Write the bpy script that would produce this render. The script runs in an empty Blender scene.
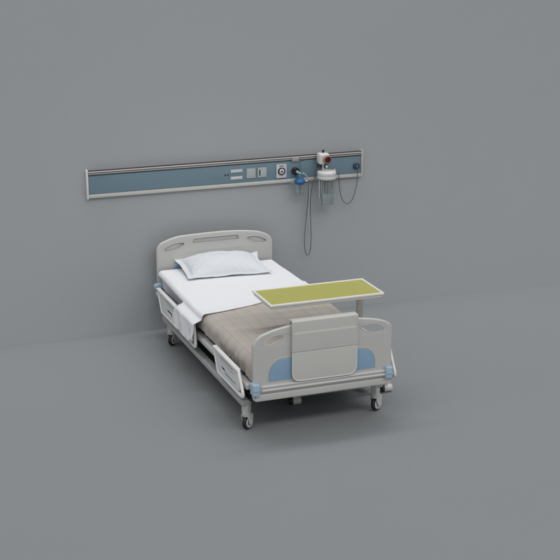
import bpy, bmesh, math, random
from mathutils import Vector, Matrix, noise
from math import sin, cos, pi, radians, sqrt, atan2
random.seed(7)
sc = bpy.context.scene
C = sc.collection

# ------------------------------------------------------------------ materials
def nt(name):
    m = bpy.data.materials.new(name); m.use_nodes = True
    return m, m.node_tree.nodes, m.node_tree.links, m.node_tree.nodes['Principled BSDF']

def plain(name, col, rough=0.4, metal=0.0, coat=0.0, var=0.04, vscale=6.0, bump=0.0, bscale=300.0, spec=0.5):
    """a surface with slight uneven tone, uneven gloss and a fine grain"""
    m, N, L, b = nt(name)
    tc = N.new('ShaderNodeTexCoord')
    n = N.new('ShaderNodeTexNoise'); n.inputs['Scale'].default_value = vscale; n.inputs['Detail'].default_value = 6
    L.new(tc.outputs['Object'], n.inputs['Vector'])
    r = N.new('ShaderNodeMapRange'); r.inputs['To Min'].default_value = 1 - var; r.inputs['To Max'].default_value = 1 + var
    L.new(n.outputs['Fac'], r.inputs['Value'])
    mx = N.new('ShaderNodeVectorMath'); mx.operation = 'SCALE'; mx.inputs[0].default_value = col
    L.new(r.outputs[0], mx.inputs['Scale']); L.new(mx.outputs[0], b.inputs['Base Color'])
    r2 = N.new('ShaderNodeMapRange'); r2.inputs['To Min'].default_value = max(.02, rough - .07); r2.inputs['To Max'].default_value = rough + .07
    L.new(n.outputs['Fac'], r2.inputs['Value']); L.new(r2.outputs[0], b.inputs['Roughness'])
    b.inputs['Metallic'].default_value = metal
    b.inputs['Coat Weight'].default_value = coat
    b.inputs['Specular IOR Level'].default_value = spec
    if bump:
        n2 = N.new('ShaderNodeTexNoise'); n2.inputs['Scale'].default_value = bscale; n2.inputs['Detail'].default_value = 3
        L.new(tc.outputs['Object'], n2.inputs['Vector'])
        bp = N.new('ShaderNodeBump'); bp.inputs['Strength'].default_value = bump; bp.inputs['Distance'].default_value = .001
        L.new(n2.outputs['Fac'], bp.inputs['Height']); L.new(bp.outputs[0], b.inputs['Normal'])
    return m

def fabric(name, col, weave=900, plaid=None, wr=.3, var=.05):
    m, N, L, b = nt(name)
    uv = N.new('ShaderNodeUVMap'); uv.uv_map = 'UVMap'
    sep = N.new('ShaderNodeSeparateXYZ'); L.new(uv.outputs[0], sep.inputs[0])
    def math_(op, a, bb=None, cc=None):
        q = N.new('ShaderNodeMath'); q.operation = op
        for i, v in enumerate((a, bb, cc)):
            if v is None: continue
            if isinstance(v, (int, float)): q.inputs[i].default_value = v
            else: L.new(v, q.inputs[i])
        return q.outputs[0]
    n = N.new('ShaderNodeTexNoise'); n.inputs['Scale'].default_value = 9; n.inputs['Detail'].default_value = 8
    L.new(uv.outputs[0], n.inputs['Vector'])
    fine = N.new('ShaderNodeTexNoise'); fine.inputs['Scale'].default_value = 260; fine.inputs['Detail'].default_value = 4
    L.new(uv.outputs[0], fine.inputs['Vector'])
    f = math_('MULTIPLY_ADD', n.outputs['Fac'], 2 * var, 1 - var)
    f = math_('MULTIPLY', f, math_('MULTIPLY_ADD', fine.outputs['Fac'], .12, .94))
    if plaid:
        def lines(coord, period, off, width, dark):
            a = math_('ADD', coord, off); a = math_('DIVIDE', a, period); a = math_('FRACT', a)
            a = math_('SUBTRACT', a, .5); a = math_('ABSOLUTE', a); a = math_('LESS_THAN', a, width / period / 2)
            return math_('MULTIPLY_ADD', a, -dark, 1.0)
        for co, per, off, w, dk in plaid:
            f = math_('MULTIPLY', f, lines(sep.outputs[co], per, off, w, dk))
    mx = N.new('ShaderNodeVectorMath'); mx.operation = 'SCALE'; mx.inputs[0].default_value = col
    L.new(f, mx.inputs['Scale']); L.new(mx.outputs[0], b.inputs['Base Color'])
    b.inputs['Roughness'].default_value = .9; b.inputs['Specular IOR Level'].default_value = .2
    b.inputs['Sheen Weight'].default_value = .15; b.inputs['Sheen Roughness'].default_value = .5
    wx = math_('SINE', math_('MULTIPLY', sep.outputs[0], weave * 2)); wy = math_('SINE', math_('MULTIPLY', sep.outputs[1], weave * 2))
    h = math_('ADD', math_('MULTIPLY', math_('ADD', wx, wy), .04), math_('MULTIPLY', n.outputs['Fac'], 2.5))
    bp = N.new('ShaderNodeBump'); bp.inputs['Strength'].default_value = wr; bp.inputs['Distance'].default_value = .004
    L.new(h, bp.inputs['Height']); L.new(bp.outputs[0], b.inputs['Normal'])
    return m

BEIGE = plain('bed_plastic', (.51, .505, .485), .34, coat=.3, var=.025, bump=.15)
BEIGE_EDGE = plain('panel_plastic', (.54, .535, .51), .32, coat=.3, var=.025, bump=.15)
RAILP = plain('rail_plastic', (.74, .74, .72), .36, coat=.15, var=.03, bump=.1)
RAILIN = plain('rail_inset_plastic', (.66, .68, .69), .42, var=.03, bump=.1)
RIMP = plain('rim_plastic', (.64, .635, .61), .32, coat=.3, var=.02)
WALLGREY = plain('wall_standin_grey', (.52, .52, .52), .5)  # tone of the lit wall, for the plates behind the headboard holes
BLUE = plain('blue_plastic', (.24, .375, .52), .4, coat=.1, var=.04, bump=.15)
LBLUE = plain('light_blue_plastic', (.36, .49, .60), .38, coat=.2, var=.04)
STEEL = plain('painted_steel', (.52, .52, .51), .38, coat=.2, var=.05, bump=.15, bscale=120)
FRAME = plain('grey_painted_steel', (.40, .405, .40), .42, coat=.1, var=.07, bump=.2, bscale=120)
LBLOCK = plain('black_light_block', (.03, .031, .033), .5, var=.1)  # black for the board added to darken the space under the bed
CHROME = plain('chrome', (.72, .73, .74), .18, metal=1.0, var=.03)
BAR = plain('bar_enamel', (.58, .58, .57), .35, coat=.1, var=.03)
TYRE = plain('tyre_rubber', (.015, .015, .016), .55, var=.15)
HUB = plain('hub_plastic', (.62, .62, .61), .3, coat=.3)
DARK = plain('dark_slot', (.02, .021, .023), .6)
MATT = fabric('mattress_ticking', (.62, .64, .69), wr=.2)
SHEET = fabric('white_cotton', (.745, .755, .78), wr=.25, var=.015)
PILLOW = fabric('pillow_cotton', (.63, .655, .69), wr=.3, var=.02)
TAUPE = fabric('taupe_blanket', (.425, .383, .350), wr=.6, var=.12,
               plaid=[(0, .100, .02, .0042, .25), (1, .115, .05, .0042, .19), (0, .100, .036, .0026, .13), (1, .115, .068, .0026, .11), (0, .105, .072, .006, .05)])
LIME = plain('olive_laminate', (.42, .405, .10), .36, coat=.1, var=.04, vscale=14, bump=.12)
WHITE = plain('white_lacquer', (.78, .77, .73), .35, coat=.2, var=.02)
TRAY = plain('tray_lacquer', (.62, .61, .58), .35, coat=.2)
GREYT = plain('table_steel', (.44, .43, .41), .35, metal=.1, var=.05)
PBLUE = plain('blue_grey_panel', (.165, .252, .305), .38, coat=.15, var=.05, vscale=3, bump=.1)
ALU = plain('aluminium_trim', (.40, .40, .40), .35, metal=.3, var=.05)
CREAM = plain('cream_trim', (.55, .54, .51), .4, var=.03)
MAROON = plain('dark_maroon_trim', (.05, .028, .03), .4)
SOCK = plain('socket_plastic', (.44, .47, .48), .35, coat=.2, var=.03)
SOCKW = plain('pale_socket_plastic', (.60, .62, .63), .35, coat=.2, var=.03)
WPL = plain('white_plastic', (.62, .61, .59), .3, coat=.3, var=.03)
CAPB = plain('strong_blue_plastic', (.01, .10, .26), .35, coat=.2, var=.05)
NAVY = plain('dark_blue_plastic', (.03, .055, .085), .35, coat=.2)
BLK = plain('black_plastic', (.012, .012, .013), .35)
RED = plain('red_ring', (.28, .02, .03), .35)
YEL = plain('ochre_ring', (.34, .26, .14), .4)
TEAL = plain('teal_tube', (.08, .22, .26), .35)
TUBEG = plain('grey_tube', (.10, .115, .12), .35, coat=.3)
TUBEC = plain('pale_tube', (.36, .44, .46), .3, coat=.3)

def glassmat(name, col, tr=.85):
    m, N, L, b = nt(name)
    b.inputs['Base Color'].default_value = (*col, 1); b.inputs['Roughness'].default_value = .04
    b.inputs['IOR'].default_value = 1.28
    b.inputs['Transmission Weight'].default_value = tr
    tc = N.new('ShaderNodeTexCoord'); n = N.new('ShaderNodeTexNoise'); n.inputs['Scale'].default_value = 20
    L.new(tc.outputs['Object'], n.inputs['Vector'])
    r = N.new('ShaderNodeMapRange'); r.inputs['To Min'].default_value = .02; r.inputs['To Max'].default_value = .09
    L.new(n.outputs['Fac'], r.inputs['Value']); L.new(r.outputs[0], b.inputs['Roughness'])
    return m
GLASS = glassmat('clear_jar', (.90, .94, .94), .95)

def backdrop_mat(name, col):
    m, N, L, b = nt(name)
    tc = N.new('ShaderNodeTexCoord')
    n = N.new('ShaderNodeTexNoise'); n.inputs['Scale'].default_value = 1.3; n.inputs['Detail'].default_value = 7
    L.new(tc.outputs['Object'], n.inputs['Vector'])
    r = N.new('ShaderNodeMapRange'); r.inputs['To Min'].default_value = .985; r.inputs['To Max'].default_value = 1.015
    L.new(n.outputs['Fac'], r.inputs['Value'])
    mx = N.new('ShaderNodeVectorMath'); mx.operation = 'SCALE'; mx.inputs[0].default_value = col
    L.new(r.outputs[0], mx.inputs['Scale']); L.new(mx.outputs[0], b.inputs['Base Color'])
    b.inputs['Roughness'].default_value = .85; b.inputs['Specular IOR Level'].default_value = .12
    n2 = N.new('ShaderNodeTexNoise'); n2.inputs['Scale'].default_value = 220
    L.new(tc.outputs['Object'], n2.inputs['Vector'])
    bp = N.new('ShaderNodeBump'); bp.inputs['Strength'].default_value = .12; bp.inputs['Distance'].default_value = .001
    L.new(n2.outputs['Fac'], bp.inputs['Height']); L.new(bp.outputs[0], b.inputs['Normal'])
    return m
FLOORM = backdrop_mat('grey_floor', (.244, .2565, .265)); WALLM = backdrop_mat('grey_wall', (.400, .420, .434))

# ------------------------------------------------------------------ mesh helpers
def mesh_from(verts, faces, smooth=False):
    me = bpy.data.meshes.new('m'); me.from_pydata([tuple(v) for v in verts], [], faces); me.update()
    if smooth:
        me.polygons.foreach_set('use_smooth', [True] * len(me.polygons))
    return me

def bm_mesh(bm, smooth_angle=40):
    bmesh.ops.recalc_face_normals(bm, faces=bm.faces[:])
    me = bpy.data.meshes.new('m'); bm.to_mesh(me); bm.free()
    me.polygons.foreach_set('use_smooth', [True] * len(me.polygons))
    mark_sharp(me, smooth_angle)
    return me

def mark_sharp(me, ang):
    try: me.set_sharp_from_angle(angle=radians(ang))
    except Exception: pass

def box(x0, x1, y0, y1, z0, z1, bev=.003, seg=3, bm=None):
    own = bm is None
    if own: bm = bmesh.new()
    r = bmesh.ops.create_cube(bm, size=1.0)
    vs = r['verts']
    for v in vs:
        v.co = Vector(((x0 + x1) / 2 + v.co.x * (x1 - x0), (y0 + y1) / 2 + v.co.y * (y1 - y0), (z0 + z1) / 2 + v.co.z * (z1 - z0)))
    if bev > 0:
        es = list({e for v in vs for e in v.link_edges})
        bmesh.ops.bevel(bm, geom=es, offset=bev, segments=seg, affect='EDGES', profile=.5)
    return bm_mesh(bm) if own else bm

def cyl(p0, p1, r0, r1=None, n=24, bm=None, bev=0.0):
    """capped cylinder with softened ends"""
    if r1 is None: r1 = r0
    p0, p1 = Vector(p0), Vector(p1); d = p1 - p0; h = d.length
    if bev: prof = [(0, 0), (r0 - bev, 0), (r0 - bev * .3, bev * .3), (r0, bev), (r1, h - bev), (r1 - bev * .3, h - bev * .3), (r1 - bev, h), (0, h)]
    else: prof = [(0, 0), (r0, 0), (r1, h), (0, h)]
    return lathe(prof, p0, d, n, bm)

def lathe(prof, origin, axis, n=28, bm=None, flute=0.0):
    own = bm is None
    if own: bm = bmesh.new()
    axis = Vector(axis).normalized(); q = Vector((0, 0, 1)).rotation_difference(axis)
    o = Vector(origin); rings = []
    for r, h in prof:
        if r < 1e-6: rings.append([bm.verts.new(o + q @ Vector((0, 0, h)))])
        else: rings.append([bm.verts.new(o + q @ Vector(((r + flute * cos(9 * 2 * pi * k / n)) * cos(2 * pi * k / n), (r + flute * cos(9 * 2 * pi * k / n)) * sin(2 * pi * k / n), h))) for k in range(n)])
    for a, b in zip(rings, rings[1:]):
        for k in range(n):
            k2 = (k + 1) % n
            if len(a) == 1 and len(b) == 1: continue
            if len(a) == 1: bm.faces.new((a[0], b[k], b[k2]))
            elif len(b) == 1: bm.faces.new((a[k], a[k2], b[0]))
            else: bm.faces.new((a[k], a[k2], b[k2], b[k]))
    return bm_mesh(bm) if own else bm

def smooth_path(pts, sub=8):
    P = [Vector(p) for p in pts]; P = [2 * P[0] - P[1]] + P + [2 * P[-1] - P[-2]]; out = []
    for i in range(1, len(P) - 2):
        a, b, c, d = P[i - 1:i + 3]
        for k in range(sub):
            t = k / sub
            out.append(.5 * ((2 * b) + (c - a) * t + (2 * a - 5 * b + 4 * c - d) * t * t + (3 * b - a - 3 * c + d) * t ** 3))
    out.append(P[-2]); return out

def tube(pts, r, n=10, smooth=True, sub=8, closed=False, bm=None):
    own = bm is None
    if own: bm = bmesh.new()
    P = smooth_path(pts, sub) if smooth else [Vector(p) for p in pts]
    rings = []; up = Vector((0.31, .2, .93)).normalized()
    for i, p in enumerate(P):
        if closed: t = P[(i + 1) % len(P)] - P[i - 1]
        else: t = P[min(i + 1, len(P) - 1)] - P[max(i - 1, 0)]
        t.normalize(); a = t.cross(up)
        if a.length < .05: a = t.cross(Vector((1, 0, 0)))
        a.normalize(); b = t.cross(a); up = -b if b.dot(up) < 0 else b
        b = up; a = t.cross(b).normalized()
        rings.append([bm.verts.new(p + r * (cos(2 * pi * k / n) * a + sin(2 * pi * k / n) * b)) for k in range(n)])
    m = len(rings)
    for i in range(m if closed else m - 1):
        A, B = rings[i], rings[(i + 1) % m]
        for k in range(n): bm.faces.new((A[k], A[(k + 1) % n], B[(k + 1) % n], B[k]))
    if not closed:
        bm.faces.new(rings[0]); bm.faces.new(list(reversed(rings[-1])))
    return bm_mesh(bm) if own else bm

def fillet(poly, rad, seg=6):
    """round the corners of a 2D polygon; rad a number or one per corner"""
    out = []; n = len(poly)
    for i in range(n):
        r = rad[i] if isinstance(rad, (list, tuple)) else rad
        p = Vector(poly[i]); a = Vector(poly[i - 1]) - p; b = Vector(poly[(i + 1) % n]) - p
        if r <= 0: out.append(tuple(p)); continue
        la, lb = a.length, b.length; a.normalize(); b.normalize()
        ang = a.angle(b); d = min(r / math.tan(ang / 2), la * .48, lb * .48)
        s, e = p + a * d, p + b * d
        for k in range(seg + 1):
            t = k / seg; out.append(tuple((1 - t) ** 2 * s + 2 * t * (1 - t) * p + t * t * e))
    return out

def plate(outline, holes, depth, bev, plane='xz', at=0.0, bres=3):
    """flat board with rounded edges and real openings. outline in 2D; front face at 'at', going 'depth' along +axis"""
    cu = bpy.data.curves.new('c', 'CURVE'); cu.dimensions = '2D'; cu.fill_mode = 'BOTH'
    bev = min(bev, depth * .499)
    cu.extrude = depth / 2 - bev; cu.bevel_depth = bev; cu.bevel_resolution = bres; cu.offset = -bev
    for pl in [outline] + list(holes):
        s = cu.splines.new('POLY'); s.points.add(len(pl) - 1)
        for q, (a, b) in zip(s.points, pl): q.co = (a, b, 0, 1)
        s.use_cyclic_u = True
    ob = bpy.data.objects.new('c', cu); me = bpy.data.meshes.new_from_object(ob)
    bpy.data.objects.remove(ob); bpy.data.curves.remove(cu)
    bm = bmesh.new(); bm.from_mesh(me); bpy.data.meshes.remove(me)
    bmesh.ops.remove_doubles(bm, verts=bm.verts[:], dist=1e-5)
    for v in bm.verts:
        a, b, c = v.co
        if plane == 'xz': v.co = (a, at + depth / 2 + c, b)
        elif plane == 'yz': v.co = (at + depth / 2 + c, a, b)
        else: v.co = (a, b, at + depth / 2 + c)
    bm2 = bm
    me = bm_mesh(bm2, 35); return me

def join(meshes):
    bm = bmesh.new()
    for m in meshes: bm.from_mesh(m)
    me = bpy.data.meshes.new('m'); bm.to_mesh(me); bm.free()
    me.polygons.foreach_set('use_smooth', [True] * len(me.polygons)); mark_sharp(me, 38)
    return me

def wloc(o):
    l = Vector((0, 0, 0))
    while o is not None: l += o.location; o = o.parent
    return l

def P(name, me, mat, parent=None, loc=None):
    """one mesh object; vertices given in the world unless loc is given"""
    me.name = name; me.materials.clear(); me.materials.append(mat)
    o = bpy.data.objects.new(name, me); C.objects.link(o)
    if parent: o.parent = parent
    if loc is not None: o.location = loc
    elif parent: me.transform(Matrix.Translation(-wloc(parent)))
    return o

def thing(name, label, cat, loc):
    o = bpy.data.objects.new(name, None); C.objects.link(o); o.location = loc; o.empty_display_size = .1
    o['label'] = label; o['category'] = cat; return o
def tag(o, label, cat, group=None):
    o['label'] = label; o['category'] = cat
    if group: o['group'] = group
    return o

# ------------------------------------------------------------------ setting
YW = 2.325
fl = P('floor', mesh_from([(-45, -55, 0), (45, -55, 0), (45, YW, 0), (-45, YW, 0)], [(0, 1, 2, 3)]), FLOORM); fl['kind'] = 'structure'
wl = P('wall', mesh_from([(-45, YW, 0), (45, YW, 0), (45, YW, 3.2), (-45, YW, 3.2), (-45, YW + .2, 0), (45, YW + .2, 0), (45, YW + .2, 3.2), (-45, YW + .2, 3.2)],
       [(0, 1, 2, 3), (5, 4, 7, 6), (3, 2, 6, 7), (4, 0, 3, 7), (1, 5, 6, 2)]), WALLM); wl['kind'] = 'structure'

# ------------------------------------------------------------------ hospital bed
bed = thing('hospital_bed', 'beige hospital bed on casters with moulded head and foot boards and lowered side rails', 'hospital bed', (0, 1.1, 0))

def half(pts): return pts + [(-x, z) for x, z in reversed(pts) if abs(x) > 1e-6]
def crv(pts, sub=6): return [(p.x, p.y) for p in smooth_path([(x, z, 0) for x, z in pts], sub)]

def hole(pts): return crv(pts + [pts[0]], 5)[:-1]
def mir(pts): return [(-x, z) for x, z in reversed(pts)]

# foot board
out = crv([(-.475, .55), (-.475, .632), (-.462, .657), (-.450, .674), (-.421, .696), (-.355, .719), (-.294, .732), (-.21, .743), (0, .748), (.20, .742), (.258, .737),
           (.359, .721), (.424, .703), (.462, .685), (.483, .664), (.490, .636), (.490, .55)])
out += [(.490, .285), (.482, .266), (.466, .258), (-.448, .258), (-.468, .266), (-.475, .285)]
lh = hole([(-.408, .640), (-.396, .662), (-.345, .682), (-.292, .690), (-.270, .676), (-.285, .656), (-.335, .634), (-.385, .627)])
rh = hole([(.264, .674), (.272, .684), (.336, .689), (.394, .679), (.423, .655), (.425, .640), (.409, .625), (.366, .624), (.302, .643)])
P('footboard', plate(out, [lh, rh], .028, .010, 'xz', 0.0), BEIGE, bed)
foot = bed.children[0]
# moulded lips round the hand holes
def lip(pts, y): return tube([(x, y, z) for x, z in pts], .0045, 8, smooth=False, closed=True)
def grow(pts, d):
    cx = sum(p[0] for p in pts) / len(pts); cz = sum(p[1] for p in pts) / len(pts)
    res = []
    for x, z in pts:
        v = Vector((x - cx, z - cz)); l = v.length; v *= (l + d) / l; res.append((cx + v.x, cz + v.y))
    return res
for h_ in (lh, rh): P('handle_rim', lip(grow(h_, .003), .003), BEIGE, foot)
# lower fascia (thicker band under the seam)
P('lower_fascia', plate(fillet([(-.467, .259), (.488, .259), (.491, .306), (-.470, .306)], [.02, .02, .004, .004]), [], .046, .008, 'xz', -.010), BEIGE, foot)
# blue quarter panels
def quarter(s, y, ztop=.528, zbot=.386, xo=-.366):
    q = [(.0, .015), (.012, .39), (.1, .69), (.27, .887), (.51, .972), (1, 1)]
    base = crv([(xo + u * (-.20 - xo), zbot + v * (ztop - zbot)) for u, v in q], 5)
    pts = base + [(-.20, zbot)]
    if s > 0: pts = mir(pts)
    return plate(pts, [], .006, .0015, 'xz', y - .006)
for s in (-1, 1):
    P('accent_panel', quarter(s, 0.001), BLUE, foot)
    pts = crv([(-.372, .383), (-.371, .445), (-.356, .488), (-.325, .520), (-.285, .535), (-.225, .536)], 6)
    P('panel_edge', tube([(-s * x if s > 0 else x, -.001, z) for x, z in pts], .0035, 6, smooth=False), BEIGE_EDGE, foot)

# hooked centre board
PX0, PX1 = -.217, .231
cb = plate(fillet([(PX0, .372), (PX1, .372), (PX1, .566), (PX0, .566)], [.062, .062, .004, .004], 10), [], .020, .005, 'xz', -.036)
centre = P('centre_board', cb, BEIGE_EDGE, foot)
# raised rim round the lower part
rim = fillet([(PX0 + .002, .566), (PX0 + .002, .372), (PX1 - .002, .372), (PX1 - .002, .566)], [0, .062, .062, 0], 10)
P('board_rim', tube([(x, -.036, z) for x, z in rim], .0050, 8, smooth=False), RIMP, centre)
# upper, folded-over part: a profile (y,z) pulled across x
prof = [(-.036, .569), (-.041, .600), (-.043, .690), (-.0375, .699), (-.037, .706), (-.040, .762), (-.038, .771), (-.031, .777), (-.012, .779), (.022, .779), (.030, .776), (.033, .768), (.033, .70), (.0285, .70), (.0285, .767), (-.006, .767), (-.006, .60), (-.008, .569)]
bm = bmesh.new()
xsp = [PX0, PX0 + .003, PX1 - .003, PX1]
rows = []
for i, x in enumerate(xsp):
    ins = .0025 if i in (0, 3) else 0
    cy, cz = -.02, .68
    rows.append([bm.verts.new((x, y + (ins if y < -.02 else 0), z - (ins if z > .765 else 0))) for y, z in prof])
m_ = len(prof)
for a, b in zip(rows, rows[1:]):
    for k in range(m_): bm.faces.new((a[k], a[(k + 1) % m_], b[(k + 1) % m_], b[k]))
bm.faces.new(rows[0]); bm.faces.new(list(reversed(rows[-1])))
P('hook_cover', bm_mesh(bm, 30), BEIGE_EDGE, centre)
for x in (PX0 + .001, PX1 - .001):
    P('edge_strip', tube([(x, -.037, .57), (x, -.042, .69), (x, -.040, .762), (x, -.03, .777)], .0042, 8, smooth=False), BEIGE_EDGE, centre)

for o_ in [centre] + list(centre.children):
    for v_ in o_.data.vertices:
        if v_.co.y + bed.location.y < 0: v_.co.y = (v_.co.y + bed.location.y) * .66 - bed.location.y

# bumper bar and blue corner clamps
P('bumper_bar', join([cyl((-.42, -.015, .357), (.445, -.015, .357), .0060, n=16), cyl((-.42, -.017, .334), (.445, -.017, .334), .0080, n=16),
                      box(-.43, .455, -.012, .001, .318, .367, .004)]), BAR, bed)
def clamp_mesh(s, yb, dy):
    # blue collar gripping a corner: body, side cheek, ribs
    parts = []
    bm = bmesh.new()
    box(min(s * .437, s * .486), max(s * .437, s * .486), min(yb, yb + dy), max(yb, yb + dy), .305, .388, .010, 4, bm)
    box(min(s * .443, s * .480), max(s * .443, s * .480), min(yb + dy, yb + dy * 1.08), max(yb + dy, yb + dy * 1.08), .340, .352, .002, 2, bm)
    return bm_mesh(bm)
for s in (-1, 1):
    P('corner_clamp', clamp_mesh(s, .030, -.066), LBLUE, bed)

# head board
out = crv([(-.482, .55), (-.482, .668), (-.479, .694), (-.465, .722), (-.433, .748), (-.339, .778), (-.245, .789), (0, .794), (.120, .792), (.223, .786), (.340, .770), (.410, .747), (.444, .727), (.463, .706), (.472, .682), (.474, .650), (.474, .55)])
out += [(.474, .325), (.460, .305), (-.468, .305), (-.482, .325)]
h1 = hole([(-.424, .684), (-.408, .704), (-.350, .726), (-.285, .734), (-.258, .722), (-.280, .700), (-.335, .679), (-.395, .671)])
h2 = fillet([(-.195, .718), (.195, .718), (.180, .756), (-.180, .756)], [.018, .018, .02, .02])
head = P('headboard', plate(out, [h1, mir(h1), h2], .028, .010, 'xz', 2.190), BEIGE, bed)
for h_ in (h1, mir(h1)): P('handle_rim', lip(grow(h_, .004), 2.193), BEIGE, head)
P('handle_rim', tube([(x, 2.193, z) for x, z in fillet([(-.200, .715), (.200, .715), (.185, .759), (-.185, .759)], .02)], .004, 8, smooth=False, closed=True), BEIGE, head)
for h_ in (h1, mir(h1), h2): P('wall_standin', plate(grow(h_, .002), [], .004, .001, 'xz', 2.210), WALLGREY, head)  # added grey plates standing in for the lit wall seen through the holes
for s in (-1, 1):
    P('accent_panel', quarter(s, 2.191, .572, .40, -.385), BLUE, head)
    P('corner_clamp', join([box(min(s * .455, s * .512), max(s * .455, s * .512), 2.140, 2.186, .385, .428, .008, 4), box(min(s * .5125, s * .518), max(s * .5125, s * .518), 2.148, 2.178, .393, .420, .002, 3)]), LBLUE, bed)

# deck: side beams, cross members, slats under the mattress
deck = []
for s in (-1, 1):
    deck.append(box(min(s * .455, s * .504), max(s * .455, s * .504), .045, 2.185, .328, .368, .008, 4))
for y in (.07, .55, 1.05, 1.6, 2.12): deck.append(box(-.46, .46, y, y + .05, .332, .365, .005))
dk = P('deck_frame', join(deck), STEEL, bed)
P('mattress_board', box(-.445, .445, .055, 2.15, .3695, .392, .004), FRAME, dk)

# lower chassis
ch = []
for s in (-1, 1):
    ch.append(box(min(s * .448, s * .502), max(s * .448, s * .502), .14, 2.00, .178, .220, .008, 4))
ch.append(box(-.45, .45, .50, .55, .182, .214, .006)); ch.append(box(-.45, .45, 1.90, 1.95, .180, .216, .006))
chas = P('base_frame', join(ch), FRAME, bed)
for y in (.45, 1.45):
    P('lift_shaft', cyl((-.36, y, .30), (.36, y, .30), .016, n=16), FRAME, bed)
    for s in (-1, 1):
        bm = bmesh.new(); box(-.012, .012, -.02, .02, 0, .30, .004, 2, bm)
        bmesh.ops.transform(bm, verts=bm.verts[:], matrix=Matrix.Translation((s * .30, y, .31)) @ Matrix.Rotation(radians(-112), 4, 'X'))
        P('lift_arm', bm_mesh(bm), FRAME, bed)
P('drive_motor', join([box(-.06, .06, .80, 1.02, .225, .30, .012), cyl((0, 1.02, .26), (0, 1.40, .29), .022, n=18)]), FRAME, bed)
P('under_bed_light_block', box(-.445, .445, .20, 1.895, .184, .204, .006), LBLOCK, bed)  # unseen board added to keep light off the floor under the bed

# casters: stem block, fork, tyre, hub covers
def make_caster(x, y, ang, first=None):
    if first:
        c = first.copy(); C.objects.link(c); c.parent = bed; c.location = Vector((x, y, 0)) - bed.location
        for g in first.children:
            d = g.copy(); C.objects.link(d); d.parent = c
        c.rotation_euler.z = ang; return c
    R_ = .052
    bm = bmesh.new()
    box(-.024, .024, -.024, .024, .128, .200, .006, 3, bm)
    lathe([(0, .098), (.027, .098), (.029, .104), (.029, .128), (.022, .134), (0, .134)], (0, 0, 0), (0, 0, 1), 24, bm)
    stem = bm_mesh(bm)
    hood = []
    for s in (-1, 1):   # two cheeks carrying the axle
        pts = [(-.022, .112), (.032, .112), (.044, .098), (.040, .070), (.028, .040), (.010, .036), (-.002, .050), (-.020, .090)]
        hood.append(plate(fillet(pts, .010, 5), [], .0045, .002, 'yz', s * .0255 - .00225))
    hood.append(box(-.0235, .0235, -.018, .044, .106, .113, .003))
    c = P('caster', join([stem] + hood), STEEL, bed, Vector((x, y, 0)) - bed.location)
    wy, wz = .016, R_ + .001
    t = lathe([(0, -.010), (R_ - .012, -.012), (R_ - .003, -.011), (R_, -.006), (R_, .006), (R_ - .003, .011), (R_ - .012, .012), (0, .010)], (0, wy, wz), (1, 0, 0), 44)
    P('tyre', t, TYRE, c, (0, 0, 0))
    for s in (-1, 1):
        P('hub_cover', lathe([(.024, 0), (.038, 0), (.039, .003), (.037, .006), (.028, .0075), (.024, .0060), (.024, 0)], (s * .0125, wy, wz), (s, 0, 0), 40), STEEL, c, (0, 0, 0))
        P('hub_disc', lathe([(0, 0), (.022, 0), (.020, .004), (.009, .0065), (0, .007)], (s * .0125, wy, wz), (s, 0, 0), 32), CHROME, c, (0, 0, 0))
    P('axle', cyl((-.0285, wy, wz), (.0285, wy, wz), .0065, n=14, bev=.001), HUB, c, (0, 0, 0))
    c.rotation_euler.z = ang
    return c
c0 = make_caster(-.460, .172, radians(-52))
make_caster(.460, .172, radians(-60), c0)
make_caster(-.460, 1.905, radians(-48), c0)
make_caster(.456, 1.915, radians(20), c0)

# side rails (lowered): frame tube, inset panel with slots, carrier arm
def siderail(s, tF, tH, bF, bH):
    """s = -1 left, 1 right; corners given as y at the top (foot, head) and bottom (foot, head)"""
    X = s * .532; ZT, ZB = .438, .288
    ol = fillet([(tF, ZT), (tH, ZT), (bH, ZB), (bF, ZB)], [.018, .02, .03, .025], 6)
    t = tube([(X, y, z) for y, z in ol], .0115, 12, smooth=False, closed=True)
    cap = box(X - .016, X + .016, tF + .004, tH - .004, .433, .453, .007, 4)      # broad flat cap along the top
    fr = P('side_rail', join([t, cap]), RAILP, bed)
    k = (tF - bF) / (ZT - ZB)
    def at(u, z):                       # u 0 at the foot end, 1 at the head end, following the slant
        f0 = tF + (z - ZT) * k; h0 = tH + (z - ZT) * (tH - bH) / (ZT - ZB)
        return (f0 + u * (h0 - f0), z)
    L = tH - tF
    e = .055 / L
    inset = [at(e * 1.25, .430), at(1 - .02, .430), at(1 - .02, .294), at(e * 1.7, .294)]
    arc = [at(e * 1.25, .430), at(e * .85, .400), at(e * .75, .365), at(e * 1.0, .325), at(e * 1.7, .294)]
    inset = [(p.x, p.y) for p in smooth_path([(a_, b_, 0) for a_, b_ in arc], 5)] + [at(1 - .02, .294), at(1 - .02, .430)]
    u0, u1 = .13 + e, .80
    def slot(za, zb, ua=u0, ub=u1): return fillet([at(ua, za), at(ub, za), at(ub, zb), at(ua, zb)], .003, 3)
    sl = [slot(.404, .414), slot(.382, .389),
          [at(u0, .322), at(.70, .322), at(.70, .338), at(.80, .338), at(.80, .358), at(.64, .358), at(.64, .334), at(u0, .334)]]
    P('rail_panel', plate(inset, sl, .012, .003, 'yz', X - .006), RAILIN, fr)
    P('slot_backing', plate(fillet([at(e * 1.4, .422), at(.95, .422), at(.95, .302), at(e * 1.8, .302)], .02), [], .003, .001, 'yz', X - s * .010 - .0015), DARK, fr)
    for u in (.25, .75):
        y = at(u, .34)[0]
        P('rail_bracket', box(min(s * .5045, X - s * .012), max(s * .5045, X - s * .012), y - .018, y + .018, .322, .352, .002), STEEL, fr)
for s in (-1, 1):
    siderail(s, .108, .612, .012, .522)
    siderail(s, 1.066, 1.992, 1.030, 1.885)

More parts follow.
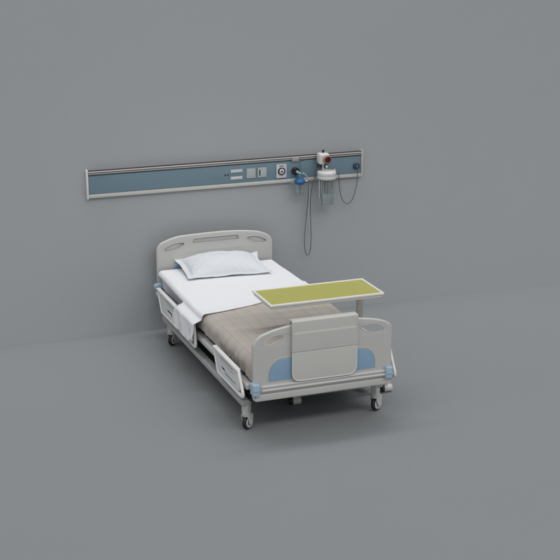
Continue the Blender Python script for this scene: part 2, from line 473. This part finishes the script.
# ------------------------------------------------------------------ cloth helpers
def cloth(nu, nv, fn, uvfn):
    V, F, UV = [], [], []
    for j in range(nv + 1):
        for i in range(nu + 1):
            V.append(fn(i / nu, j / nv)); UV.append(uvfn(i / nu, j / nv))
    for j in range(nv):
        for i in range(nu):
            a = j * (nu + 1) + i; F.append((a, a + 1, a + nu + 2, a + nu + 1))
    me = mesh_from(V, F, True)
    uvl = me.uv_layers.new(name='UVMap')
    for l in me.loops: uvl.data[l.index].uv = UV[l.vertex_index]
    return me
def uv_box(me):
    uvl = me.uv_layers.new(name='UVMap')
    for p in me.polygons:
        n = p.normal
        for li in p.loop_indices:
            c = me.vertices[me.loops[li].vertex_index].co
            uvl.data[li].uv = (c.x, c.y) if abs(n.z) > .6 else ((c.y, c.z) if abs(n.x) > abs(n.y) else (c.x, c.z))
def nz(x, y, z=0.0): return noise.noise(Vector((x, y, z)))
def sstep(a, b, x):
    t = min(1, max(0, (x - a) / (b - a))); return t * t * (3 - 2 * t)

# mattress
mm = box(-.456, .456, .052, 2.168, .393, .508, .028, 5); uv_box(mm)
mat_ = P('mattress', mm, MATT)
tag(mat_, 'grey-white foam mattress lying on the bed deck under the sheet and blanket', 'mattress')
pz = .405
pip = tube([(x, y, .402) for x, y in fillet([(-.452, .056), (.452, .056), (.452, 2.164), (-.452, 2.164)], .028)], .004, 6, smooth=False, closed=True)
uv_box(pip); P('piping', pip, MATT, mat_)

# cross-section of a draped layer: arc length s from the centre -> (x,z, hang fraction)
def section(s, w, top, r, flare=0.0):
    sg = -1 if s < 0 else 1; a = abs(s); flat = w - r
    if a <= flat: return sg * a, top, 0.0
    q = a - flat; arc = r * pi / 2
    if q <= arc:
        t = q / r; return sg * (flat + r * sin(t)), top - r * (1 - cos(t)), 0.0
    d = q - arc
    return sg * (w + flare * d), top - r - d, d

# blanket
BY0, BY1 = .046, 1.30
def bl_par(u, v):
    y = BY0 + (BY1 - BY0) * v
    w = .470 + .012 * sstep(.1, .9, y)
    hang = .060 + .012 * sstep(.9, .1, y) + .004 * nz(y * 7, 1)
    r = .052
    tot = (w - r) + r * pi / 2 + hang
    return y, w, r, tot, hang
def bl_fn(u, v):
    y, w, r, tot, hang = bl_par(u, v)
    s = (u * 2 - 1) * tot
    x, z, d = section(s, w, .521, r, -.06)
    side = -1 if s < 0 else 1
    h = sstep(.0, .9, max(0, (abs(s) - (w - r))) / (r * 1.57 + hang))
    # folds on the hanging part, stronger near the foot corner
    amp = .0030 + .008 * sstep(.5, .12, y)
    fold = sin(y * 62 + 2.2 * nz(y * 5, side * 3) * 3) * .6 + sin(y * 118 + side + 4 * nz(y * 9, 2)) * .4
    x += side * amp * h * fold
    x += side * h * (.007 * nz(y * 12, z * 22, 3) + .004 * nz(y * 30, z * 36, 6))
    z += .0025 * nz(x * 7, y * 7, 1) * (1 - h) + .0012 * nz(x * 22, y * 22, 5)
    # creases running in from the edge
    e = sstep(w * .70, w, abs(x)) * (1 - h)
    z += .0022 * e * sin(y * 55 + 5 * nz(y * 4, x * 4))
    # soft dome
    z += .004 * (1 - min(1, (x / .5) ** 2))
    # rounding down at the foot
    k = sstep(.13, BY0, y)
    z -= .035 * k * k
    x -= side * .012 * k * sstep(.40, .5, abs(x))
    return (x, y, z)
bl = cloth(220, 170, bl_fn, lambda u, v: ((u * 2 - 1) * .62 + .5, v * (BY1 - BY0)))
blo = P('blanket', bl, TAUPE)
md = blo.modifiers.new('thick', 'SOLIDIFY'); md.thickness = .007; md.offset = 1
tag(blo, 'taupe blanket with faint dark check lines over the foot half of the bed', 'blanket')

# top sheet, its flaps hanging over the side rails
HEADY = 2.150
def sh_front(x): return 1.120 + .26 * x + .010 * sin(x * 9) + .02 * nz(x * 4, 7)
def sh_fn(u, v):
    a = (u * 2 - 1)
    # nominal y
    w, r = .495, .030
    flap_l, flap_r = .205, .12
    side = -1 if a < 0 else 1
    yy = HEADY * v + 1.1 * (1 - v)
    w = (.482 if a < 0 else .468) + .014 * sstep(2.1, 1.45, yy)
    flat = w - r
    # spread the columns: 70 % on the top, 30 % on the hang
    A = abs(a)
    y0 = sh_front(side * min(A / .7, 1.0) * w)
    y = y0 + (HEADY - y0) * v
    lim = 1.385 if side < 0 else 1.60
    full = 1 - sstep(lim, lim + .045, y)
    hang = (flap_l if side < 0 else flap_r) * full + .004
    if A <= .7: s = A / .7 * flat
    else: s = flat + (A - .7) / .3 * (r * pi / 2 + hang)
    x, z, d = section(s, w, .533, r)
    t = d / max(.001, (flap_l if side < 0 else flap_r))
    z += .0022 * nz(x * 5, y * 5, 3) + .0010 * nz(x * 16, y * 9, 8)
    # lifted doubled front fold
    fr = sstep(.12, 0, y - y0)
    z += (.006 + .012 * sstep(-.15, -.5, x) * sstep(.05, .0, abs(y - y0))) * fr * (1 - t)
    # a few long shallow creases
    z += .0014 * sin((x * 1.0 + y * .55) * 38) * sstep(.25, 0, abs(y - 1.30)) * (1 - t)
    if t > 0:
        # leans out over the rail cap (rail top at .434, outer face near .551), then falls
        out = sstep(0, .24, t) * .060 + .008 * t
        k = (y - 1.18) / .25
        y += .155 * t * (.35 + .65 * max(-.6, min(1, k)))
        fold = sin((y + .10 * t) * 30 + 3.0 * nz(y * 5, 9)) * .7 + .8 * nz(y * 22, t * 3, 4)
        x = w + out + .0095 * t * fold * full
        z = .533 - r - d * (.86 if side < 0 else .8)
        z += .012 * (1 - full) * t
        # foot-side hem rises to a soft point
        z += .035 * t * sstep(1.12, .98, y)
    else:
        x = abs(x)
    return (side * abs(x), y, z)
sh = cloth(260, 170, sh_fn, lambda u, v: (u * 1.3, v * 1.2))
sho = P('top_sheet', sh, SHEET)
md = sho.modifiers.new('thick', 'SOLIDIFY'); md.thickness = .006; md.offset = 0
tag(sho, 'white top sheet spread over the head half, a corner hanging over the side rail', 'bed sheet')

# pillow
def pillow():
    nu, nv = 120, 80
    def shape(u, v, top):
        a, b = u * 2 - 1, v * 2 - 1            # a along x, b from front to back
        A, B = abs(a), abs(b)
        # concave outline with pointed corners
        hx = .336 * (1 - .055 * (1 - b * b)) ; hy = .205 * (1 - .10 * (1 - a * a) ** 1.0)
        hx *= (1 + .035 * b * sstep(0, .8, -a)) * (1 - (.045 * (1 - abs(b - .35)) ** 2 if a > 0 and abs(b - .35) < 1 else 0) * A ** 3)
        x = a * hx - .012; y = b * hy
        # flange: flat border outside |a|>.86, |b|>.86
        ia, ib = min(1, A / .88), min(1, B / .92)
        puff = ((1 - ia ** 2.6) ** .55) * ((1 - ib ** 2.2) ** .60)
        th = .098 * puff
        wr = .010 * nz(a * 3.0, b * 2.4, 2) * puff + .0035 * nz(a * 9, b * 7, 4) * (puff ** .5)
        rad = atan2(b, a)
        wr += .0030 * sin(rad * 26 + 3 * nz(a * 2, b * 2)) * sstep(.45, .80, max(A, B)) * puff ** .3
        flg = .003 * sin(a * 7 + b * 6) * (1 - puff) + .004 * nz(a * 6, b * 6, 1)
        z = (th + wr if top else -.42 * th) + flg + (.0022 if top else -.0022)
        # corners lift a little
        z += .010 * (A ** 6) * (B ** 6)
        return x, y, z
    V, F, UV = [], [], []
    for top in (True, False):
        for j in range(nv + 1):
            for i in range(nu + 1):
                x, y, z = shape(i / nu, j / nv, top); V.append((x, y, z)); UV.append((x, y))
    n1 = (nu + 1) * (nv + 1)
    for k in (0, n1):
        for j in range(nv):
            for i in range(nu):
                a = k + j * (nu + 1) + i; f = (a, a + 1, a + nu + 2, a + nu + 1); F.append(f if k == 0 else f[::-1])
    def idx(i, j, k): return k + j * (nu + 1) + i
    for i in range(nu):
        F.append((idx(i, 0, n1), idx(i + 1, 0, n1), idx(i + 1, 0, 0), idx(i, 0, 0)))
        F.append((idx(i, nv, 0), idx(i + 1, nv, 0), idx(i + 1, nv, n1), idx(i, nv, n1)))
    for j in range(nv):
        F.append((idx(0, j, 0), idx(0, j + 1, 0), idx(0, j + 1, n1), idx(0, j, n1)))
        F.append((idx(nu, j, n1), idx(nu, j + 1, n1), idx(nu, j + 1, 0), idx(nu, j, 0)))
    me = mesh_from(V, F, True)
    uvl = me.uv_layers.new(name='UVMap')
    for l in me.loops: uvl.data[l.index].uv = UV[l.vertex_index]
    return me
pm = pillow()
pm.transform(Matrix.Translation((0, 1.985, .574)) @ Matrix.Rotation(radians(-4), 4, 'Z') @ Matrix.Rotation(radians(7), 4, 'X'))
po = P('pillow', pm, PILLOW)
tag(po, 'plump white pillow with a flat flanged border leaning at the headboard', 'pillow')

# ------------------------------------------------------------------ overbed table
TX0, TX1, TY0, TY1, TZ = -.248, .567, .293, .655, .790
tb = thing('overbed_table', 'overbed table with an olive green top in a white frame standing across the bed', 'overbed table', (.53, .6, 0))
fr_out = fillet([(TX0, TY0), (TX1, TY0), (TX1, TY1), (TX0, TY1)], .008, 4)
B_ = .016
fr_in = fillet([(TX0 + B_, TY0 + B_), (TX1 - B_, TY0 + B_), (TX1 - B_, TY1 - B_), (TX0 + B_, TY1 - B_)], .004, 4)
top = P('tabletop', plate(fr_out, [fr_in], .015, .003, 'xy', TZ - .015), WHITE, tb)
P('green_inlay', box(TX0 + B_ - .002, TX1 - B_ + .002, TY0 + B_ - .002, TY1 - B_ + .002, TZ - .013, TZ - .004, .001, 1), LIME, top)
P('under_tray', box(TX0 + .008, TX1 - .012, TY0 + .008, TY1 - .012, TZ - .034, TZ - .0155, .005), TRAY, tb)
P('support_arm', box(.10, .562, .55, .6515, TZ - .056, TZ - .0345, .004), GREYT, tb)
P('column', join([box(.519, .567, .627, .655, .34, TZ - .0565, .006, 4), box(.524, .562, .630, .652, TZ - .11, TZ - .05, .003)]), GREYT, tb)
P('column_sleeve', box(.510, .576, .612, .668, .075, .345, .010, 4), FRAME, tb)
base = [box(-.01, .685, .450, .495, .056, .080, .006), box(.515, .571, .49, .87, .050, .078, .006), box(.0, .66, .86, .905, .052, .080, .006)]
P('base', join(base), STEEL, tb)
def tcaster(x, y, first=None):
    if first:
        c = first.copy(); C.objects.link(c); c.parent = tb; c.location = Vector((x, y, 0)) - tb.location
        for g in first.children:
            d = g.copy(); C.objects.link(d); d.parent = c
        return c
    c = P('caster', join([box(-.016, .016, -.014, .014, .034, .058, .004), lathe([(0, -.030), (.024, -.030), (.027, -.026), (.027, .026), (.024, .030), (0, .030)], (.012, 0, .0275), (1, 0, 0), 30)]), HUB, tb, Vector((x, y, 0)) - tb.location)
    P('tyre', lathe([(0, .0), (.020, .0), (.0285, -.003), (.0285, -.018), (.025, -.021), (0, -.021)], (-.018, 0, .0287), (1, 0, 0), 30), TYRE, c, (0, 0, 0))
    return c
t0 = tcaster(.680, .470); tcaster(-.006, .472, t0); tcaster(.65, .895, t0); tcaster(.02, .895, t0)

# ------------------------------------------------------------------ bedhead unit on the wall
WX0, WX1 = -.986, 1.292
bu = thing('bedhead_unit', 'long blue-grey medical bedhead trunking with aluminium trim, sockets and gas outlets fixed to the wall', 'bedhead unit', (.15, 2.325, 1.115))
P('housing', box(WX0 + .012, WX1 - .012, 2.309, 2.324, 1.118, 1.310, .002), ALU, bu)
P('front_panel', box(WX0 + .013, WX1 - .013, 2.300, 2.3085, 1.146, 1.288, .0015), PBLUE, bu)
P('dark_groove', box(WX0 + .013, WX1 - .013, 2.2985, 2.3085, 1.2885, 1.2985, .001), plain('groove', (.07, .07, .08), .4), bu)
P('lower_rail', box(WX0 + .013, WX1 - .013, 2.284, 2.3085, 1.299, 1.3095, .002), ALU, bu)
P('rail_groove', box(WX0 + .013, WX1 - .013, 2.288, 2.3075, 1.310, 1.314, .0005, 1), MAROON, bu)
P('equipment_rail', box(WX0 + .013, WX1 - .013, 2.279, 2.292, 1.3145, 1.3255, .002), plain('pale_rail', (.55, .54, .53), .35, metal=.2), bu)
P('rail_lip', box(WX0 + .013, WX1 - .013, 2.281, 2.291, 1.3258, 1.3335, .001), MAROON, bu)
P('bottom_strip', box(WX0 + .013, WX1 - .013, 2.288, 2.3085, 1.118, 1.1455, .004), CREAM, bu)
for x0, x1, m in ((WX0, WX0 + .0125, WHITE), (WX1 - .0125, WX1, CREAM)):
    P('end_cap', box(x0, x1, 2.286, 2.3245, 1.112, 1.336, .003), m, bu)
for x, z in ((.118, 1.215), (.142, 1.214)): P('indicator_light', cyl((x, 2.2995, z), (x, 2.295, z), .0058, n=18, bev=.001), BLK, bu)
for z0 in (1.230, 1.174):
    so = P('switch_strip', box(.160, .259, 2.289, 2.2998, z0, z0 + .026, .003), SOCKW, bu)
    P('rocker', box(.166, .253, 2.286, 2.2888, z0 + .005, z0 + .021, .001), SOCKW, so)
for x0, dark in ((.292, False), (.385, True)):
    so = P('power_socket', box(x0, x0 + .077, 2.288, 2.2998, 1.176, 1.256, .004), SOCK, bu)
    inner = P('socket_insert', box(x0 + .010, x0 + .067, 2.2855, 2.2878, 1.187, 1.245, .0015), SOCK, so)
    if dark: P('socket_slot', box(x0 + .012, x0 + .021, 2.2845, 2.2853, 1.193, 1.240, .0004, 1), BLK, so)
    else:
        P('socket_slot', join([box(x0 + .030, x0 + .033, 2.2845, 2.2853, 1.222, 1.234, .0003, 1), box(x0 + .044, x0 + .047, 2.2845, 2.2853, 1.222, 1.234, .0003, 1), box(x0 + .037, x0 + .041, 2.2845, 2.2853, 1.198, 1.212, .0003, 1)]), SOCK, so)
pl = P('gas_outlet_plate', box(.543, .629, 2.286, 2.2998, 1.160, 1.272, .003), SOCKW, bu)
P('plate_mark', box(.566, .606, 2.2848, 2.2858, 1.254, 1.259, .0003, 1), BLK, pl)
P('outlet_ring', lathe([(.022, 0), (.031, 0), (.031, .007), (.027, .009), (.022, .007)], (.585, 2.2858, 1.214), (0, -1, 0), 32), BLK, pl)
P('outlet_core', lathe([(0, 0), (.0205, 0), (.0205, .009), (.015, .013), (.009, .013), (.0085, .008), (0, .008)], (.585, 2.2858, 1.214), (0, -1, 0), 28), SOCKW, pl)
P('outlet_bore', cyl((.585, 2.2776, 1.214), (.585, 2.2765, 1.214), .0078, n=18), BLK, pl)
go = P('vacuum_outlet', lathe([(0, 0), (.026, 0), (.027, .004), (.027, .014), (.022, .020), (.013, .020), (.012, .014), (0, .014)], (1.238, 2.2998, 1.206), (0, -1, 0), 32), NAVY, bu)
P('outlet_core', lathe([(0, 0), (.009, 0), (.009, .008), (.006, .011), (0, .011)], (1.238, 2.2855, 1.206), (0, -1, 0), 20), TEAL, go)

# ------------------------------------------------------------------ oxygen flowmeter with blue humidifier cup
fm = thing('oxygen_flowmeter', 'small oxygen flowmeter with black dial and blue-capped humidifier cup plugged into the bedhead trunking', 'flowmeter', (.72, 2.30, 1.02))
P('dial', lathe([(0, 0), (.029, 0), (.031, .003), (.031, .026), (.027, .031), (0, .031)], (.704, 2.2995, 1.206), (0, -1, 0), 32), BLK, fm)
P('pointer', join([cyl((.712, 2.268, 1.207), (.738, 2.250, 1.192), .0055, .004, n=12), lathe([(0, 0), (.008, 0), (.006, .008), (0, .009)], (.712, 2.2683, 1.207), (0, -1, 0), 18)]), WPL, fm)
P('needle_rod', join([cyl((.737, 2.272, 1.30), (.737, 2.262, 1.20), .0028, n=8), box(.733, .741, 2.262, 2.279, 1.296, 1.306, .001, 1)]), TUBEG, fm)
P('hook', join([box(.672, .733, 2.2755, 2.280, 1.288, 1.3145, .001), box(.741, .80, 2.2765, 2.2795, 1.300, 1.304, .0005)]), ALU, fm)
cx, cy = .722, 2.235
P('cup_cap', lathe([(0, 1.112), (.034, 1.112), (.038, 1.120), (.045, 1.126), (.046, 1.136), (.043, 1.141), (.034, 1.148), (.030, 1.160), (.018, 1.164), (0, 1.164)], (cx, cy, 0), (0, 0, 1), 28), CAPB, fm)
P('neck', join([cyl((cx, cy, 1.160), (cx, cy, 1.195), .011, n=14), cyl((cx, cy, 1.188), (.706, 2.275, 1.200), .008, n=12)]), TEAL, fm)
P('cup', lathe([(.0345, 1.1115), (.0345, 1.03), (.030, 1.022), (0, 1.020), (0, 1.0225), (.0285, 1.0245), (.0322, 1.031), (.0322, 1.1115)], (cx, cy, 0), (0, 0, 1), 28), GLASS, fm)
P('dip_tube', cyl((cx, cy, 1.112), (cx, cy, 1.034), .0045, n=10), TEAL, fm)
P('side_spout', cyl((cx - .042, cy, 1.122), (cx - .082, cy, 1.122), .006, .0045, n=12), TEAL, fm)
P('spout', cyl((cx + .042, cy, 1.130), (cx + .064, cy - .002, 1.134), .006, n=12), WPL, fm)

# ------------------------------------------------------------------ suction regulator with collection jar
sr = thing('suction_regulator', 'white suction regulator with red-ringed gauge above a large lidded clear collection jar', 'suction regulator', (.94, 2.28, .93))
bx, by = .930, 2.245
bm = bmesh.new(); box(.876, .966, 2.200, 2.2785, 1.258, 1.350, .020, 5, bm)
P('regulator_body', bm_mesh(bm), WPL, sr)
P('mount_block', box(.898, .935, 2.279, 2.2995, 1.22, 1.28, .003), NAVY, sr)
P('pressure_knob', join([cyl((.925, 2.245, 1.348), (.925, 2.245, 1.360), .0085, n=16), lathe([(0, 0), (.0105, 0), (.0115, .003), (.010, .010), (0, .012)], (.925, 2.245, 1.360), (0, 0, 1), 20)]), BLK, sr)
g_ax = Vector((.10, -1, 0)); g_o = (.936, 2.202, 1.302)
gg = P('gauge', lathe([(0, 0), (.032, 0), (.033, .004), (.033, .020), (.030, .022), (0, .022)], g_o, g_ax, 32), YEL, sr)
P('gauge_ring', lathe([(.022, .0222), (.029, .0222), (.029, .027), (.025, .029), (.022, .027)], g_o, g_ax, 32), RED, gg)
P('gauge_face', lathe([(0, .0222), (.0215, .0222), (.0215, .0255), (0, .026)], g_o, g_ax, 28), BLK, gg)
kb = P('vacuum_dial', lathe([(0, 0), (.019, 0), (.020, .003), (.020, .010), (.016, .013), (0, .013)], (.930, 2.204, 1.247), (0, -1, 0), 26), NAVY, sr)
P('dial_cap', lathe([(0, .0132), (.010, .0132), (.011, .020), (.008, .024), (0, .025)], (.932, 2.204, 1.246), (0, -1, 0), 20), WPL, kb)
P('neck', join([cyl((.932, 2.228, 1.19), (.932, 2.228, 1.262), .022, n=18)]), WPL, sr)
jx, jy = .940, 2.205
lid = P('jar_lid', lathe([(0, 1.145), (.074, 1.145), (.077, 1.150), (.077, 1.168), (.0755, 1.170), (.0755, 1.172), (.077, 1.174), (.077, 1.196), (.074, 1.204), (.066, 1.209), (.030, 1.213), (.0, 1.214)], (jx, jy, 0), (0, 0, 1), 44), WPL, sr)
P('lid_port', cyl((jx + .048, jy - .02, 1.195), (jx + .062, jy - .026, 1.222), .007, n=12), WPL, lid)
P('jar', lathe([(.0610, 1.146), (.0585, .948), (.053, .938), (.0, .936), (0, .939), (.051, .941), (.0555, .950), (.0582, 1.146)], (jx, jy, 0), (0, 0, 1), 72, flute=.0026), GLASS, sr)
P('inner_tube', join([cyl((jx + .006, jy, 1.144), (jx + .006, jy, 1.03), .011, .009, n=16), cyl((jx - .024, jy + .01, 1.144), (jx - .024, jy + .01, .99), .004, n=10)]), plain('smoky_tube', (.22, .27, .28), .3), sr)

# ------------------------------------------------------------------ tubes
tl = tube([(1.006, 2.185, 1.165), (1.035, 2.20, 1.185), (1.055, 2.23, 1.17), (1.068, 2.25, 1.11), (1.082, 2.26, 1.02), (1.105, 2.26, .945), (1.150, 2.262, .908), (1.195, 2.262, .945), (1.222, 2.262, 1.03), (1.236, 2.262, 1.12), (1.238, 2.264, 1.17), (1.238, 2.2650, 1.2000)], .0032, 8)
tag(P('suction_tube', tl, TUBEG), 'thin grey tube hanging in a U between the collection jar and the round wall outlet', 'tube')
td = tube([(.787, 2.232, 1.134), (.800, 2.24, 1.10), (.800, 2.25, .98), (.788, 2.26, .80), (.776, 2.262, .66), (.782, 2.262, .55), (.806, 2.262, .506), (.828, 2.262, .55), (.834, 2.262, .66), (.828, 2.262, .82), (.826, 2.26, .98), (.842, 2.255, 1.10), (.870, 2.25, 1.175), (.895, 2.25, 1.235), (.900, 2.25, 1.245)], .0033, 8)
tag(P('oxygen_tube', td, TUBEG), 'long dark tube looping down from the blue humidifier cup and up to the white regulator', 'tube')
tp = tube([(.745, 2.2502, 1.192), (.765, 2.250, 1.188), (.785, 2.248, 1.165), (.800, 2.25, 1.12), (.812, 2.252, 1.05), (.808, 2.258, .90), (.813, 2.262, .78), (.824, 2.262, .69)], .0052, 10)
tag(P('pale_tube', tp, TUBEC), 'pale short tube hanging straight down inside the longer dark tube loop', 'tube')

# ------------------------------------------------------------------ lights
def area(name, loc, target, sx, sy, power, col=(1, 1, 1), spread=180):
    l = bpy.data.lights.new(name, 'AREA'); l.shape = 'RECTANGLE'; l.size = sx; l.size_y = sy; l.energy = power; l.color = col
    l.spread = radians(spread)
    o = bpy.data.objects.new(name, l); C.objects.link(o); o.location = loc
    o.rotation_euler = (Vector(target) - Vector(loc)).to_track_quat('-Z', 'Y').to_euler(); return o
def soft(name, x, y, z, sx, sy, L): area(name, (x, y, z), (x, y, 0), sx, sy, L * pi * sx * sy)
def down(name, y, z, spread, L): area(name, (1.2, y, z), (1.2, y + .001, 0), 16, .8, L * pi * 16 * .8, spread=spread)
down('overhead_strip', 2.0, 8, 90, 3.35)
area('wall_foot_fill', (1.2, 2.0, 5.5), (1.2, 2.001, 0), 16, .4, .016 * pi * 6.4, spread=12)  # added fill, lifts the dark corner where floor meets wall
area('lower_wall_fill', (.8, -2.5, 7.5), (.8, YW, 0), 18, 1, .11 * pi * 18, spread=20)  # added fill aimed low to even out the wall brightness
area('front_softbox', (1.2, -7, 8), (1.2, -7, 0), 16, 2.5, 4.3 * pi * 40)
area('side_softbox', (-9.4, -2.0, 4.4), (-.5, .8, .3), 8, 3, .45 * pi * 24)

w = bpy.data.worlds.new('World'); sc.world = w; w.use_nodes = True
bg = w.node_tree.nodes['Background']; bg.inputs[0].default_value = (1, 1, 1, 1); bg.inputs[1].default_value = .54

# ------------------------------------------------------------------ camera
cam = bpy.data.cameras.new('camera'); co = bpy.data.objects.new('camera', cam); C.objects.link(co)
yaw, pit, rol = .3627, .2936, .0021
f = Vector((sin(yaw) * cos(pit), cos(yaw) * cos(pit), -sin(pit))); r = Vector((cos(yaw), -sin(yaw), 0)); u = r.cross(f)
r2 = cos(rol) * r + sin(rol) * u; u2 = -sin(rol) * r + cos(rol) * u
M = Matrix((r2, u2, -f)).transposed().to_4x4(); M.translation = (-3.1092, -7.4202, 3.4513)
co.matrix_world = M
cam.sensor_width = 36; cam.lens = 1332.4535 / 560 * 36; cam.clip_end = 100
sc.camera = co
sc.view_settings.view_transform = 'Standard'; sc.view_settings.look = 'None'
sc.view_settings.exposure = 0; sc.view_settings.gamma = 1
sc.render.resolution_x = sc.render.resolution_y = 1024
sc.cycles.use_denoising = True
